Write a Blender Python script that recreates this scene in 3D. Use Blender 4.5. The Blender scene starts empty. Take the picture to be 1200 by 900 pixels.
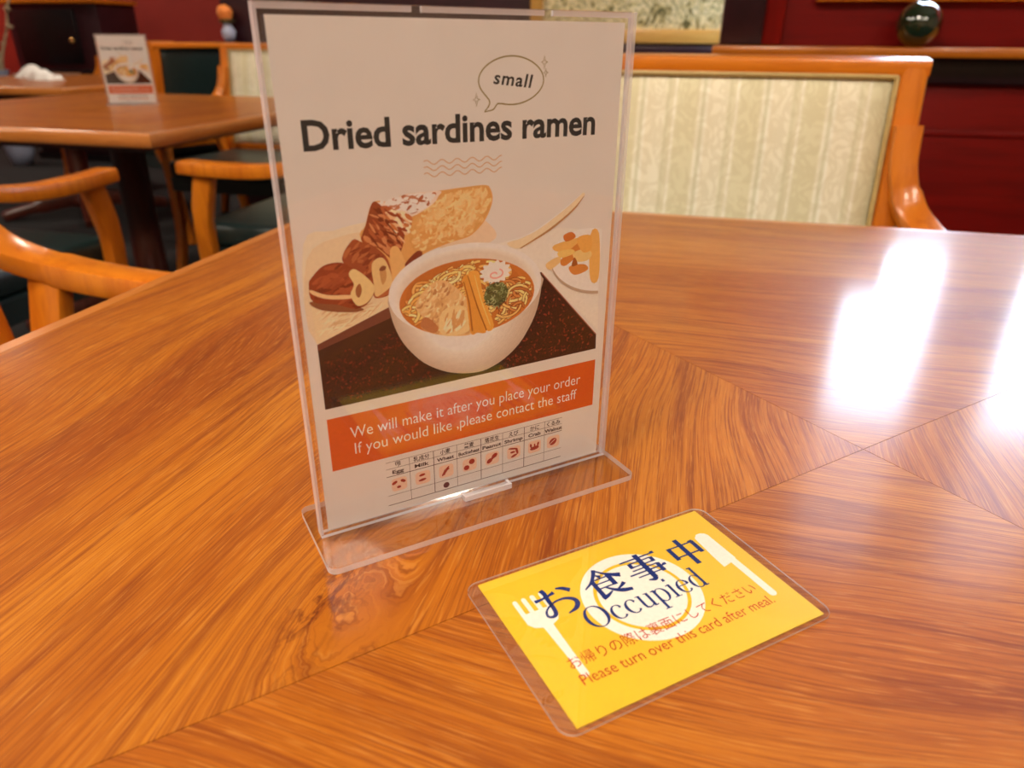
import bpy, bmesh, math, random
from mathutils import Vector, Matrix
from mathutils.geometry import tessellate_polygon
PI = math.pi
SC = bpy.context.scene
COL = SC.collection

# ------------------------------------------------------------------ camera
# world axes follow the dining tables; z = 0 is the floor, table tops at 0.72
FPX, PITCH, ROLL, YAW = 838.218, 0.44660, -0.00912, 0.241955
CAM_LOC = Vector((-0.110, -0.389, 0.92726))
TOP = 0.72
cd = bpy.data.cameras.new('camera')
cam = bpy.data.objects.new('camera', cd)
COL.objects.link(cam)
SC.camera = cam
def _rz(v, a):
    return Vector((v[0]*math.cos(a)-v[1]*math.sin(a), v[0]*math.sin(a)+v[1]*math.cos(a), v[2]))
_r = Vector((1, 0, 0)); _f = Vector((0, math.cos(PITCH), -math.sin(PITCH))); _d = Vector((0, -math.sin(PITCH), -math.cos(PITCH)))
_r2 = _r*math.cos(ROLL)+_d*math.sin(ROLL); _d2 = -_r*math.sin(ROLL)+_d*math.cos(ROLL)
C_R, C_D, C_F = _rz(_r2, YAW), _rz(_d2, YAW), _rz(_f, YAW)
_m = Matrix((C_R, -C_D, -C_F)).transposed().to_4x4()
_m.translation = CAM_LOC
cam.matrix_world = _m
cd.sensor_fit = 'HORIZONTAL'
cd.sensor_width = 36.0
cd.lens = FPX/1200*36.0
cd.clip_start = 0.01
cd.dof.use_dof = True
cd.dof.focus_distance = 0.37
cd.dof.aperture_fstop = 9.5

# ------------------------------------------------------------------ world, view
w = bpy.data.worlds.new('world'); SC.world = w
w.use_nodes = True
w.node_tree.nodes['Background'].inputs[0].default_value = (0.75, 0.87, 1.0, 1)
w.node_tree.nodes['Background'].inputs[1].default_value = 1.0
SC.view_settings.view_transform = 'Standard'
SC.view_settings.look = 'None'
SC.view_settings.gamma = 1.0
SC.view_settings.use_curve_mapping = False
SC.view_settings.exposure = 0.42
SC.cycles.transparent_max_bounces = 24
SC.cycles.max_bounces = 8
SC.cycles.caustics_reflective = False
SC.cycles.caustics_refractive = False
LAMP_COL = (1.0, 0.86, 0.70)
LAMP_POWER = 36.0
WINDOW_STRENGTH = 20.0
WINDOW_COL = (0.62, 0.80, 1.0)

# ------------------------------------------------------------------ pixel helpers
def ray(x, y):
    return C_R*((x-600)/FPX) + C_D*((y-450)/FPX) + C_F

# ------------------------------------------------------------------ materials
def s2l(c):
    c = c/255.0
    return c/12.92 if c <= 0.04045 else ((c+0.055)/1.055)**2.4
def rgb(r, g, b):
    return (s2l(r), s2l(g), s2l(b), 1)
class N:
    """small node-graph writer"""
    def __init__(s, name):
        s.m = bpy.data.materials.new(name); s.m.use_nodes = True
        s.t = s.m.node_tree; s.b = s.t.nodes['Principled BSDF']; s.out = s.t.nodes['Material Output']
    def n(s, kind, **kw):
        o = s.t.nodes.new(kind)
        for k, v in kw.items(): setattr(o, k, v)
        return o
    def link(s, a, b): s.t.links.new(a, b)
    def math(s, op, a, b=None, c=None):
        o = s.n('ShaderNodeMath', operation=op)
        for i, v in enumerate((a, b, c)):
            if v is None: continue
            if isinstance(v, (int, float)): o.inputs[i].default_value = v
            else: s.link(v, o.inputs[i])
        return o.outputs[0]
    def coord(s, scale=(1, 1, 1), which='Object', loc=(0, 0, 0)):
        tc = s.n('ShaderNodeTexCoord'); mp = s.n('ShaderNodeMapping')
        s.link(tc.outputs[which], mp.inputs[0]); mp.inputs['Scale'].default_value = scale; mp.inputs['Location'].default_value = loc
        return mp.outputs[0]
    def noise(s, vec, scale=1, detail=3, rough=.5, dist=0):
        o = s.n('ShaderNodeTexNoise'); s.link(vec, o.inputs['Vector'])
        o.inputs['Scale'].default_value = scale; o.inputs['Detail'].default_value = detail
        o.inputs['Roughness'].default_value = rough; o.inputs['Distortion'].default_value = dist
        return o.outputs[0]
    def ramp(s, fac, stops):
        o = s.n('ShaderNodeValToRGB'); s.link(fac, o.inputs[0]); e = o.color_ramp.elements
        while len(e) < len(stops): e.new(0.5)
        for i, (p, c) in enumerate(stops): e[i].position = p; e[i].color = c
        return o.outputs[0]
    def mix(s, fac, a, b, mode='MIX'):
        o = s.n('ShaderNodeMix', data_type='RGBA', blend_type=mode)
        for v, i in ((fac, 0), (a, 6), (b, 7)):
            if isinstance(v, (int, float)): o.inputs[i].default_value = v
            elif isinstance(v, tuple): o.inputs[i].default_value = v
            else: s.link(v, o.inputs[i])
        return o.outputs[2]
    def bump(s, h, strength=.2, dist=.001):
        o = s.n('ShaderNodeBump'); s.link(h, o.inputs['Height']); o.inputs['Strength'].default_value = strength; o.inputs['Distance'].default_value = dist
        s.link(o.outputs[0], s.b.inputs['Normal'])
    def set(s, **kw):
        nm = dict(color='Base Color', rough='Roughness', metal='Metallic', coat='Coat Weight', coat_rough='Coat Roughness', spec='Specular IOR Level', ior='IOR', sheen='Sheen Weight', trans='Transmission Weight', emit='Emission Color', emit_s='Emission Strength')
        for k, v in kw.items():
            i = s.b.inputs[nm[k]]
            if isinstance(v, (int, float, tuple)): i.default_value = v
            else: s.link(v, i)
        return s

def plain(name, col, rough=.5, var=.06, scale=40, **kw):
    k = N(name)
    f = k.noise(k.coord(), scale, 3)
    lo = tuple(c*(1-var) for c in col[:3])+(1,); hi = tuple(min(1, c*(1+var)) for c in col[:3])+(1,)
    k.set(color=k.ramp(f, [(.3, lo), (.7, hi)]), rough=rough, **kw)
    return k.m

def veneer(name, knot=None, seed=0.0, tint=1.0):
    """teak veneer, grain along local x"""
    k = N(name)
    tc = k.n('ShaderNodeTexCoord'); sx = k.n('ShaderNodeSeparateXYZ'); k.link(tc.outputs['Object'], sx.inputs[0])
    x, y = k.math('ADD', sx.outputs[0], seed*3.1), sx.outputs[1]
    def vec(a, fa, b, fb, c=0.0):
        o = k.n('ShaderNodeCombineXYZ'); k.link(k.math('MULTIPLY', a, fa), o.inputs[0]); k.link(k.math('MULTIPLY', b, fb), o.inputs[1]); o.inputs[2].default_value = c+seed; return o.outputs[0]
    wv = k.noise(vec(x, 2.2, y, 5.0, 3), 1, 2, .5)
    v = k.math('MULTIPLY_ADD', k.math('SUBTRACT', wv, .5), .10, y)
    if knot:
        kx, ky, a, b, amp = knot
        dx = k.math('DIVIDE', k.math('SUBTRACT', sx.outputs[0], kx), a); dy = k.math('DIVIDE', k.math('SUBTRACT', sx.outputs[1], ky), b)
        d2 = k.math('ADD', k.math('MULTIPLY', dx, dx), k.math('MULTIPLY', dy, dy))
        g = k.math('EXPONENT', k.math('MULTIPLY', d2, -1.0))
        wob = k.noise(vec(sx.outputs[0], 60, sx.outputs[1], 60, 9), 1, 3, .6)
        v = k.math('MULTIPLY_ADD', k.math('MULTIPLY', g, k.math('ADD', .85, k.math('MULTIPLY', wob, .3))), amp, v)
    broad = k.noise(vec(x, .8, v, 8), 1, 3, .6)
    ring = k.noise(vec(x, .9, v, 17, 1), 1, 4, .5)
    line = k.noise(vec(x, 3.0, v, 240, 4), 1, 4, .65)
    fine = k.noise(vec(x, 14, v, 900, 2), 1, 4, .68)
    pore = k.noise(vec(x, 45, v, 1100, 5), 1, 2, .5)
    L = lambda r, g, b: (r*tint*.80, g*tint*.78, b*tint*.75, 1)
    c = k.ramp(broad, [(.32, L(.34, .082, .005)), (.5, L(.48, .146, .008)), (.68, L(.60, .215, .014))])
    # growth rings: thin dark lines along the contours of a slow noise
    rd = k.math('ABSOLUTE', k.math('SUBTRACT', k.math('FRACT', k.math('MULTIPLY', ring, 7.0)), .5))
    c = k.mix(k.math('MULTIPLY', k.ramp(rd, [(.0, (1, 1, 1, 1)), (.06, (.6, .6, .6, 1)), (.17, (0, 0, 0, 1))]), .62), c, L(.20, .036, .004))
    c = k.mix(k.math('MULTIPLY', k.ramp(line, [(.34, (1, 1, 1, 1)), (.50, (0, 0, 0, 1))]), .45), c, L(.25, .050, .005))
    c = k.mix(k.math('MULTIPLY', k.ramp(fine, [(.40, (1, 1, 1, 1)), (.52, (0, 0, 0, 1))]), .64), c, L(.20, .038, .004))
    c = k.mix(k.math('MULTIPLY', k.ramp(pore, [(.56, (0, 0, 0, 1)), (.66, (1, 1, 1, 1))]), .40), c, L(.66, .27, .045))
    if knot:
        sq = k.noise(vec(sx.outputs[0], 28, sx.outputs[1], 95, 12), 1, 4, .65, 1.2)
        near = k.math('EXPONENT', k.math('MULTIPLY', d2, -5.0))
        sqa = k.math('ABSOLUTE', k.math('SUBTRACT', sq, .5))
        c = k.mix(k.math('MULTIPLY', near, k.ramp(sqa, [(.0, (1, 1, 1, 1)), (.035, (.6, .6, .6, 1)), (.07, (0, 0, 0, 1))])), c, L(.13, .022, .004))
    k.set(color=c, rough=.5, spec=.14, coat=.38, coat_rough=.15)
    k.bump(k.math('ADD', fine, k.math('MULTIPLY', line, .6)), .10, .0006)
    return k.m

def wood(name, lo, hi, dark, rough=.3, axis=2, coat=.5, f=1.0, spec=.4):
    k = N(name)
    sc = [26*f, 26*f, 26*f]; sc[axis] = 2.2*f
    c0 = k.coord(tuple(sc))
    a = k.noise(c0, 1, 4, .6, .4); b = k.noise(c0, 5, 3, .6)
    c = k.ramp(a, [(.3, lo), (.68, hi)])
    c = k.mix(k.math('MULTIPLY', k.ramp(b, [(.36, (1, 1, 1, 1)), (.52, (0, 0, 0, 1))]), .35), c, dark)
    k.set(color=c, rough=rough, coat=coat, coat_rough=.08, spec=spec)
    return k.m

def stripe_fabric(name):
    k = N(name)
    tc = k.n('ShaderNodeTexCoord'); sx = k.n('ShaderNodeSeparateXYZ'); k.link(tc.outputs['Object'], sx.inputs[0])
    x, z = sx.outputs[0], sx.outputs[2]
    per = .098
    ph = k.math('FRACT', k.math('DIVIDE', k.math('ADD', x, .5), per))
    band = k.ramp(ph, [(0, rgb(238, 232, 204)), (.10, rgb(222, 218, 184)), (.14, rgb(246, 241, 218)), (.42, rgb(243, 236, 210)), (.46, rgb(253, 250, 234)),
                       (.52, rgb(214, 212, 176)), (.57, rgb(252, 248, 230)), (.62, rgb(228, 222, 186)), (.94, rgb(231, 226, 192)), (.97, rgb(252, 248, 230))])
    sw = k.noise(k.coord((34, 34, 26)), 1, 2, .5, 1.6)
    swr = k.ramp(sw, [(.40, (0, 0, 0, 1)), (.47, (1, 1, 1, 1)), (.55, (1, 1, 1, 1)), (.62, (0, 0, 0, 1))])
    c = k.mix(k.math('MULTIPLY', swr, .30), band, rgb(196, 184, 140))
    wv = k.noise(k.coord((900, 900, 900)), 1, 2)
    c = k.mix(k.math('MULTIPLY', wv, .18), c, rgb(206, 198, 156))
    k.set(color=c, rough=.75, sheen=.15, spec=.25)
    k.bump(sw, .25, .0015)
    return k.m

def leafy_fabric(name):
    k = N(name)
    a = k.noise(k.coord((26, 26, 16)), 1, 2, .5, 1.8)
    c = k.ramp(a, [(.36, rgb(92, 84, 40)), (.44, rgb(196, 172, 112)), (.52, rgb(236, 216, 166)), (.58, rgb(120, 106, 56)), (.66, rgb(228, 206, 150))])
    k.set(color=c, rough=.8)
    return k.m

def acrylic(name, tint=(1, 1, 1, 1), boost=1.0, haze=0.0):
    """thin clear sheet: mirrors by Fresnel, the rest passes straight through"""
    k = N(name); t = k.t
    t.nodes.remove(k.b)
    tr = k.n('ShaderNodeBsdfTransparent'); tr.inputs[0].default_value = tint
    gl = k.n('ShaderNodeBsdfGlossy'); gl.inputs['Roughness'].default_value = .02
    # Schlick reflectance, the same from either side of the sheet
    lw = k.n('ShaderNodeLayerWeight'); lw.inputs[0].default_value = .5
    fac = k.math('MULTIPLY', k.math('MULTIPLY_ADD', k.math('POWER', lw.outputs['Facing'], 5.0), .94, .045), boost)
    mx = k.n('ShaderNodeMixShader'); k.link(fac, mx.inputs[0]); k.link(tr.outputs[0], mx.inputs[1]); k.link(gl.outputs[0], mx.inputs[2])
    last = mx.outputs[0]
    if haze:
        df = k.n('ShaderNodeBsdfDiffuse'); df.inputs[0].default_value = (.96, .92, .95, 1)
        m2 = k.n('ShaderNodeMixShader'); m2.inputs[0].default_value = haze; k.link(last, m2.inputs[1]); k.link(df.outputs[0], m2.inputs[2]); last = m2.outputs[0]
    k.link(last, k.out.inputs[0])
    return k.m

def print_mat(name, rough=.5, spec=.15):
    k = N(name)
    at = k.n('ShaderNodeVertexColor', layer_name='ink')
    f = k.noise(k.coord((600, 600, 600)), 1, 2)
    k.set(color=k.mix(1.0, at.outputs[0], k.ramp(f, [(.3, (.93, .93, .93, 1)), (.7, (1, 1, 1, 1))]), 'MULTIPLY'), rough=rough, spec=spec)
    return k.m

def emitter(name, col, s):
    k = N(name); k.t.nodes.remove(k.b)
    e = k.n('ShaderNodeEmission'); e.inputs[0].default_value = tuple(col)+(1,); e.inputs[1].default_value = s
    k.link(e.outputs[0], k.out.inputs[0]); return k.m

M = {}
M['chair_wood'] = wood('honey_wood', (.58, .145, .007, 1), (.72, .220, .012, 1), (.40, .065, .004, 1), .3, 2, .3, .5)
M['rail_wood'] = wood('honey_wood_rail', (.58, .145, .007, 1), (.72, .220, .012, 1), (.40, .065, .004, 1), .3, 0, .3, .5)
M['dark_wood'] = wood('pedestal_wood', (.05, .010, .006, 1), (.10, .018, .009, 1), (.03, .005, .003, 1), .3, 2, .5)
M['mahogany'] = wood('mahogany', (.19, .0045, .004, 1), (.28, .008, .005, 1), (.11, .003, .002, 1), .45, 0, .04, .35, .15)
M['mahogany_v'] = wood('mahogany_upright', (.22, .007, .005, 1), (.31, .011, .006, 1), (.13, .004, .003, 1), .45, 2, .04, .35, .15)
M['red_wall'] = plain('red_wall_paint', (.34, .022, .012, 1), .6, .08, 4)
M['cream_wall'] = plain('cream_wall_paint', (.38, .26, .16, 1), .8, .05, 4)
M['ceiling'] = plain('ceiling_paint', (.34, .24, .15, 1), .85, .04, 3)
M['carpet'] = plain('dark_carpet', (.010, .009, .010, 1), .95, .3, 160)
M['fabric'] = stripe_fabric('striped_damask')
M['leafy'] = leafy_fabric('leafy_textile')
M['vinyl'] = plain('dark_green_vinyl', (.012, .028, .028, 1), .36, .1, 60, spec=.6)
M['piping'] = plain('gold_piping', (.50, .36, .13, 1), .45, .1, 90)
M['edge'] = wood('edge_moulding', (.46, .15, .026, 1), (.56, .20, .038, 1), (.3, .08, .012, 1), .3, 0, .6, .6)
M['core'] = plain('table_core', (.06, .02, .008, 1), .7, .1, 30)
M['acrylic'] = acrylic('clear_acrylic', boost=1.25)
M['acrylic_edge'] = acrylic('clear_acrylic_edge', (.97, .95, .96, 1), 2.0, .42)  # whitish diffuse share stands in for highlights along the cut edges
M['film'] = acrylic('laminate_film', (.985, .985, .985, 1), 1.1, .012)
M['paper'] = plain('white_paper', (.84, .82, .80, 1), .55, .015, 60)
M['ink'] = print_mat('printed_ink')
M['card_ink'] = print_mat('card_ink', .35)
M['gold_trim'] = wood('pale_gold_wood', (.62, .30, .06, 1), (.74, .40, .09, 1), (.5, .2, .03, 1), .3, 0, .5, .5)
M['metal'] = plain('lamp_trim_white', (.75, .72, .68, 1), .4, .02)
M['lamp'] = emitter('lamp_glow', LAMP_COL, 30)
M['window'] = emitter('daylight_pane', WINDOW_COL, WINDOW_STRENGTH)
M['haze_pane'] = emitter('haze_light_pane', (.70, .80, 1.0), 4.5)
M['black'] = plain('black_lacquer', (.006, .005, .006, 1), .3, .2, 20)
M['plum'] = plain('plum_lacquer', (.030, .006, .010, 1), .35, .2, 20)
M['brass'] = plain('brass', (.75, .42, .14, 1), .3, .1, 50, metal=.8)
M['white_cloth'] = plain('white_cloth', (.85, .83, .80, 1), .9, .05, 60)
M['brown_cover'] = plain('brown_cover', (.28, .13, .06, 1), .5, .1, 30)
M['cream_bark'] = plain('cream_bark', (.60, .45, .28, 1), .8, .3, 40)
M['amber'] = plain('amber_petal', (.85, .26, .05, 1), .6, .2, 60)
M['olive'] = plain('olive_leaf', (.10, .09, .03, 1), .6, .2, 50)
M['greyblue'] = plain('grey_blue_ceramic', (.40, .44, .60, 1), .3, .05, 20)

# ------------------------------------------------------------------ mesh helpers
def tag(o, label=None, cat=None, group=None, kind=None):
    if label: o['label'] = label
    if cat: o['category'] = cat
    if group: o['group'] = group
    if kind: o['kind'] = kind
    return o
def empty(name, loc=(0, 0, 0), rz=0.0, parent=None):
    o = bpy.data.objects.new(name, None); COL.objects.link(o)
    o.location = loc; o.rotation_euler = (0, 0, rz); o.empty_display_size = .05
    if parent: o.parent = parent
    return o
def obj(name, bm, mat, parent=None, loc=(0, 0, 0), rot=(0, 0, 0), smooth=False):
    me = bpy.data.meshes.new(name)
    bmesh.ops.recalc_face_normals(bm, faces=bm.faces[:])
    bm.normal_update()
    lim = 2.0 if smooth else .6
    for e in bm.edges:
        if len(e.link_faces) == 2 and e.calc_face_angle(0) > lim: e.smooth = False
    bm.to_mesh(me); bm.free()
    for m in (mat if isinstance(mat, (list, tuple)) else [mat]): me.materials.append(m)
    for p in me.polygons: p.use_smooth = any(not me.edges[me.loops[li].edge_index].use_edge_sharp for li in p.loop_indices)
    o = bpy.data.objects.new(name, me); COL.objects.link(o)
    o.location = loc; o.rotation_euler = rot
    if parent: o.parent = parent
    return o
def inst(o, parent=None, loc=None, rot=None):
    c = o.copy(); COL.objects.link(c); c.parent = parent
    if loc is not None: c.location = loc
    if rot is not None: c.rotation_euler = rot
    return c
def kids(o): return [c for c in bpy.data.objects if c.parent == o]
def copy_tree(o, parent=None):
    c = o.copy(); COL.objects.link(c); c.parent = parent
    for ch in kids(o): copy_tree(ch, c)
    return c
def box(x0, x1, y0, y1, z0, z1, bev=0.0, seg=2, bm=None):
    bm2 = bmesh.new()
    bmesh.ops.create_cube(bm2, size=1)
    for v in bm2.verts:
        v.co = Vector((x0+(v.co.x+.5)*(x1-x0), y0+(v.co.y+.5)*(y1-y0), z0+(v.co.z+.5)*(z1-z0)))
    if bev: bmesh.ops.bevel(bm2, geom=bm2.edges[:], offset=bev, segments=seg, profile=.5, affect='EDGES')
    if bm is None: return bm2
    me = bpy.data.meshes.new('t'); bm2.to_mesh(me); bm2.free(); bm.from_mesh(me); bpy.data.meshes.remove(me)
    return bm
def prism(pts, z0, z1, bev=0.0, seg=2):
    """2D outline (x, y) extruded in z"""
    bm = bmesh.new()
    a = [bm.verts.new((x, y, z0)) for x, y in pts]; b = [bm.verts.new((x, y, z1)) for x, y in pts]
    bm.faces.new(a[::-1]); bm.faces.new(b); n = len(pts)
    for i in range(n): bm.faces.new((a[i], a[(i+1) % n], b[(i+1) % n], b[i]))
    if bev: bmesh.ops.bevel(bm, geom=[e for e in bm.edges if abs(e.verts[0].co.z-e.verts[1].co.z) < 1e-9], offset=bev, segments=seg, affect='EDGES')
    return bm
def crom(pts, n=6):
    P = [Vector(p) for p in pts]; P = [P[0]*2-P[1]]+P+[P[-1]*2-P[-2]]; out = []
    for i in range(1, len(P)-2):
        for j in range(n):
            t = j/n; a, b, c, d = P[i-1], P[i], P[i+1], P[i+2]
            out.append(.5*((2*b)+(c-a)*t+(2*a-5*b+4*c-d)*t*t+(3*b-a-3*c+d)*t*t*t))
    out.append(P[-2]); return out
def sweep(path, w, t, wid=(1, 0, 0), ch=.22):
    """rectangular section with chamfered corners swept along a path; w along wid, t across; w, t may be lists"""
    bm = bmesh.new(); rings = []; n = len(path); W = Vector(wid)
    for i, p in enumerate(path):
        d = (path[min(i+1, n-1)]-path[max(i-1, 0)]).normalized()
        ww = w[i*(len(w)-1)//max(1, n-1)] if isinstance(w, (list, tuple)) else w
        tt = t[i*(len(t)-1)//max(1, n-1)] if isinstance(t, (list, tuple)) else t
        wx = (W-d*W.dot(d)).normalized(); up = d.cross(wx).normalized()
        c = min(ww, tt)*ch; hw, ht = ww/2, tt/2
        q = [(-hw+c, -ht), (hw-c, -ht), (hw-c*.3, -ht+c*.3), (hw, -ht+c), (hw, ht-c), (hw-c*.3, ht-c*.3), (hw-c, ht), (-hw+c, ht), (-hw+c*.3, ht-c*.3), (-hw, ht-c), (-hw, -ht+c), (-hw+c*.3, -ht+c*.3)]
        rings.append([bm.verts.new(p+wx*a+up*b) for a, b in q])
    k = 12
    for i in range(n-1):
        for j in range(k): bm.faces.new((rings[i][j], rings[i][(j+1) % k], rings[i+1][(j+1) % k], rings[i+1][j]))
    bm.faces.new(rings[0]); bm.faces.new(rings[-1])
    return bm
def tube(path, r, k=8):
    bm = bmesh.new(); rings = []; n = len(path)
    for i, p in enumerate(path):
        d = (path[min(i+1, n-1)]-path[max(i-1, 0)]).normalized()
        a = d.orthogonal().normalized() if abs(d.z) > .99 else d.cross(Vector((0, 0, 1))).normalized(); b = d.cross(a)
        rr = r[i*(len(r)-1)//max(1, n-1)] if isinstance(r, (list, tuple)) else r
        rings.append([bm.verts.new(p+a*rr*math.cos(2*PI*j/k)+b*rr*math.sin(2*PI*j/k)) for j in range(k)])
    for i in range(n-1):
        for j in range(k): bm.faces.new((rings[i][j], rings[i][(j+1) % k], rings[i+1][(j+1) % k], rings[i+1][j]))
    bm.faces.new(rings[0]); bm.faces.new(rings[-1]); return bm
def lathe(prof, k=32):
    bm = bmesh.new(); rings = []
    for r, z in prof:
        rings.append([bm.verts.new((max(r, 1e-5)*math.cos(2*PI*j/k), max(r, 1e-5)*math.sin(2*PI*j/k), z)) for j in range(k)])
    for i in range(len(prof)-1):
        for j in range(k): bm.faces.new((rings[i][j], rings[i][(j+1) % k], rings[i+1][(j+1) % k], rings[i+1][j]))
    bm.faces.new(rings[0]); bm.faces.new(rings[-1]); return bm
def struct(name, bm, mat, label=None):
    o = obj(name, bm, mat); tag(o, label, None, None, 'structure'); return o

# ------------------------------------------------------------------ the room
XL, XR, YF, YB, CEIL = -7.0, 3.0, -3.2, 5.6, 2.65
struct('floor', box(XL, XR, YF, YB, -.05, 0), M['carpet'], 'dark carpeted restaurant floor')
struct('ceiling', box(XL, XR, YF, YB, CEIL, CEIL+.05), M['ceiling'], 'warm cream restaurant ceiling')
struct('wall_left', box(XL-.1, XL, YF, YB, 0, CEIL), M['red_wall'], 'deep red wall at the far left')
struct('wall_right', box(XR, XR+.1, YF, YB, 0, CEIL), M['cream_wall'], 'cream wall on the right')
struct('wall_front', box(XL, XR, YF-.1, YF, 0, CEIL), M['cream_wall'], 'cream wall behind the photographer')
struct('wall_back', box(XL, XR, YB, YB+.1, 0, CEIL), M['red_wall'], 'deep red wall at the back')
# projecting wall block with the leafy panel
WB = 3.10
struct('wall_centre', box(-2.46, -.06, WB, YB, 0, CEIL), M['plum'], 'dark plum wall block behind the framed leafy panel')
lg = struct('trim_1', box(-2.46, -.06, WB-.10, WB, .885, .915, .004), M['plum'], 'dark narrow ledge under the framed leafy panel')

# window wall on the right, with wainscot, ledge and tall windows
WY = 2.00
WX0 = -.085
wins = [(.405, .70), (.90, 1.22), (1.42, 1.75), (1.95, 2.28)]
WZ0, WZ1 = 1.12, 1.74
TZ0, TZ1 = 1.80, 2.40
def window_wall():
    bm = bmesh.new()
    y0, y1 = WY+.06, WY+.20
    box(WX0, XR, y0, y1, 0, WZ0, bm=bm); box(WX0, XR, y0, y1, WZ1, TZ0, bm=bm); box(WX0, XR, y0, y1, TZ1, CEIL, bm=bm)
    xs = [WX0]+[v for w_ in wins for v in w_]+[XR]
    for i in range(0, len(xs), 2): box(xs[i], xs[i+1], y0, y1, WZ0, WZ1, bm=bm); box(xs[i], xs[i+1], y0, y1, TZ0, TZ1, bm=bm)
    return bm
ww = struct('wall_window', window_wall(), M['mahogany'], 'mahogany panelled wall with tall narrow windows')
for i, (a, b) in enumerate(wins):
    wn = struct('window_%d' % (i+1), box(a, b, WY+.14, WY+.146, WZ0, WZ1), M['window'], 'tall narrow window bright with daylight')
    f = bmesh.new()
    for q in ((a-.03, a, 1.058, WZ1+.03), (b, b+.03, 1.058, WZ1+.03), (a, b, WZ1, WZ1+.03)): box(q[0], q[1], WY+.035, WY+.062, q[2], q[3], bm=f)
    obj('added_upper_pane', box(a, b, WY+.14, WY+.146, TZ0, TZ1), M['haze_pane'], wn)  # dimmer upper pane, added for the lilac haze it reflects in the table
    obj('window_frame', f, M['mahogany_v'], wn)
    obj('window_sill', box(a-.24 if i == 0 else a-.1, b+.04, WY+.02, WY+.062, 1.035, 1.058, .003), M['chair_wood'], wn)
# end post, stiles and panels of the upper wall
obj('end_post', box(WX0, WX0+.115, WY-.005, WY+.0595, .925, CEIL, .004), M['plum'], ww)
obj('stile', box(WX0+.115, WX0+.17, WY+.02, WY+.0595, .925, CEIL, .004), M['mahogany_v'], ww)
obj('ledge', box(WX0-.02, XR, WY-.10, WY+.0595, .897, .922, .006), M['rail_wood'], ww)
obj('ledge_shade_strip', box(WX0, XR, WY+.005, WY+.0595, .83, .8968, .002), M['plum'], ww)  # dark strip put in for the shade beneath the ledge
x = WX0
while x < XR-.3:
    obj('wainscot_panel', box(x+.004, min(x+.95, XR)-.004, WY+.03, WY+.0595, .12, .829, .006), M['mahogany'], ww); x += .95
obj('panel_rail', box(WX0, XR, WY+.022, WY+.0298, .690, .708, .004), M['mahogany'], ww)
obj('wall_base', box(WX0, XR, WY+.01, WY+.0595, .0, .12, .004), M['plum'], ww)

# framed leafy panel on the wall block
fp = empty('framed_panel', (-.44, WB-.012, .925))
tag(fp, 'framed leafy cream textile panel in golden wood on the dark wall', 'wall panel')
obj('textile', box(-.40, .40, -.004, .004, .055, .92), M['leafy'], fp)
for q in ((-.455, .455, .0, .055), (-.455, .455, .92, .975)): obj('frame_rail', box(q[0], q[1], -.025, .008, q[2], q[3], .004), M['gold_trim'], fp)
for q in ((-.455, -.40), (.40, .455)): obj('frame_stile', box(q[0], q[1], -.025, .008, .0552, .9198, .004), M['gold_trim'], fp)

# unseen ceiling lamps, added and placed for the light they give
def added_ceiling_lamp(x, y, power, label):
    r = empty('added_ceiling_lamp', (x, y, CEIL)); tag(r, label, 'ceiling lamp', 'added round ceiling lamps')
    obj('lamp_ring', lathe([(.30, 0), (.30, -.035), (.27, -.045), (.265, -.02), (.265, 0)], 40), M['metal'], r, smooth=False)
    obj('diffuser', lathe([(.263, -.006), (.263, -.018), (.2, -.024), (0, -.026), (0, -.006)], 40), M['lamp_on'], r, smooth=True)
    return r
M['lamp_on'] = emitter('lamp_diffuser', LAMP_COL, LAMP_POWER)
for (x, y) in ((-1.0, -1.6), (-2.4, -.4), (-.6, -.6), (-3.55, 1.0), (-1.3, 2.7), (-2.8, 4.1), (-6.1, 4.3), (-5.4, -1.2), (1.6, -1.5), (.6, -1.9)):  # some added only to brighten the red wall and the menu sheet
    added_ceiling_lamp(x, y, 1, 'unseen round white ceiling lamp added to light the room')

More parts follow.
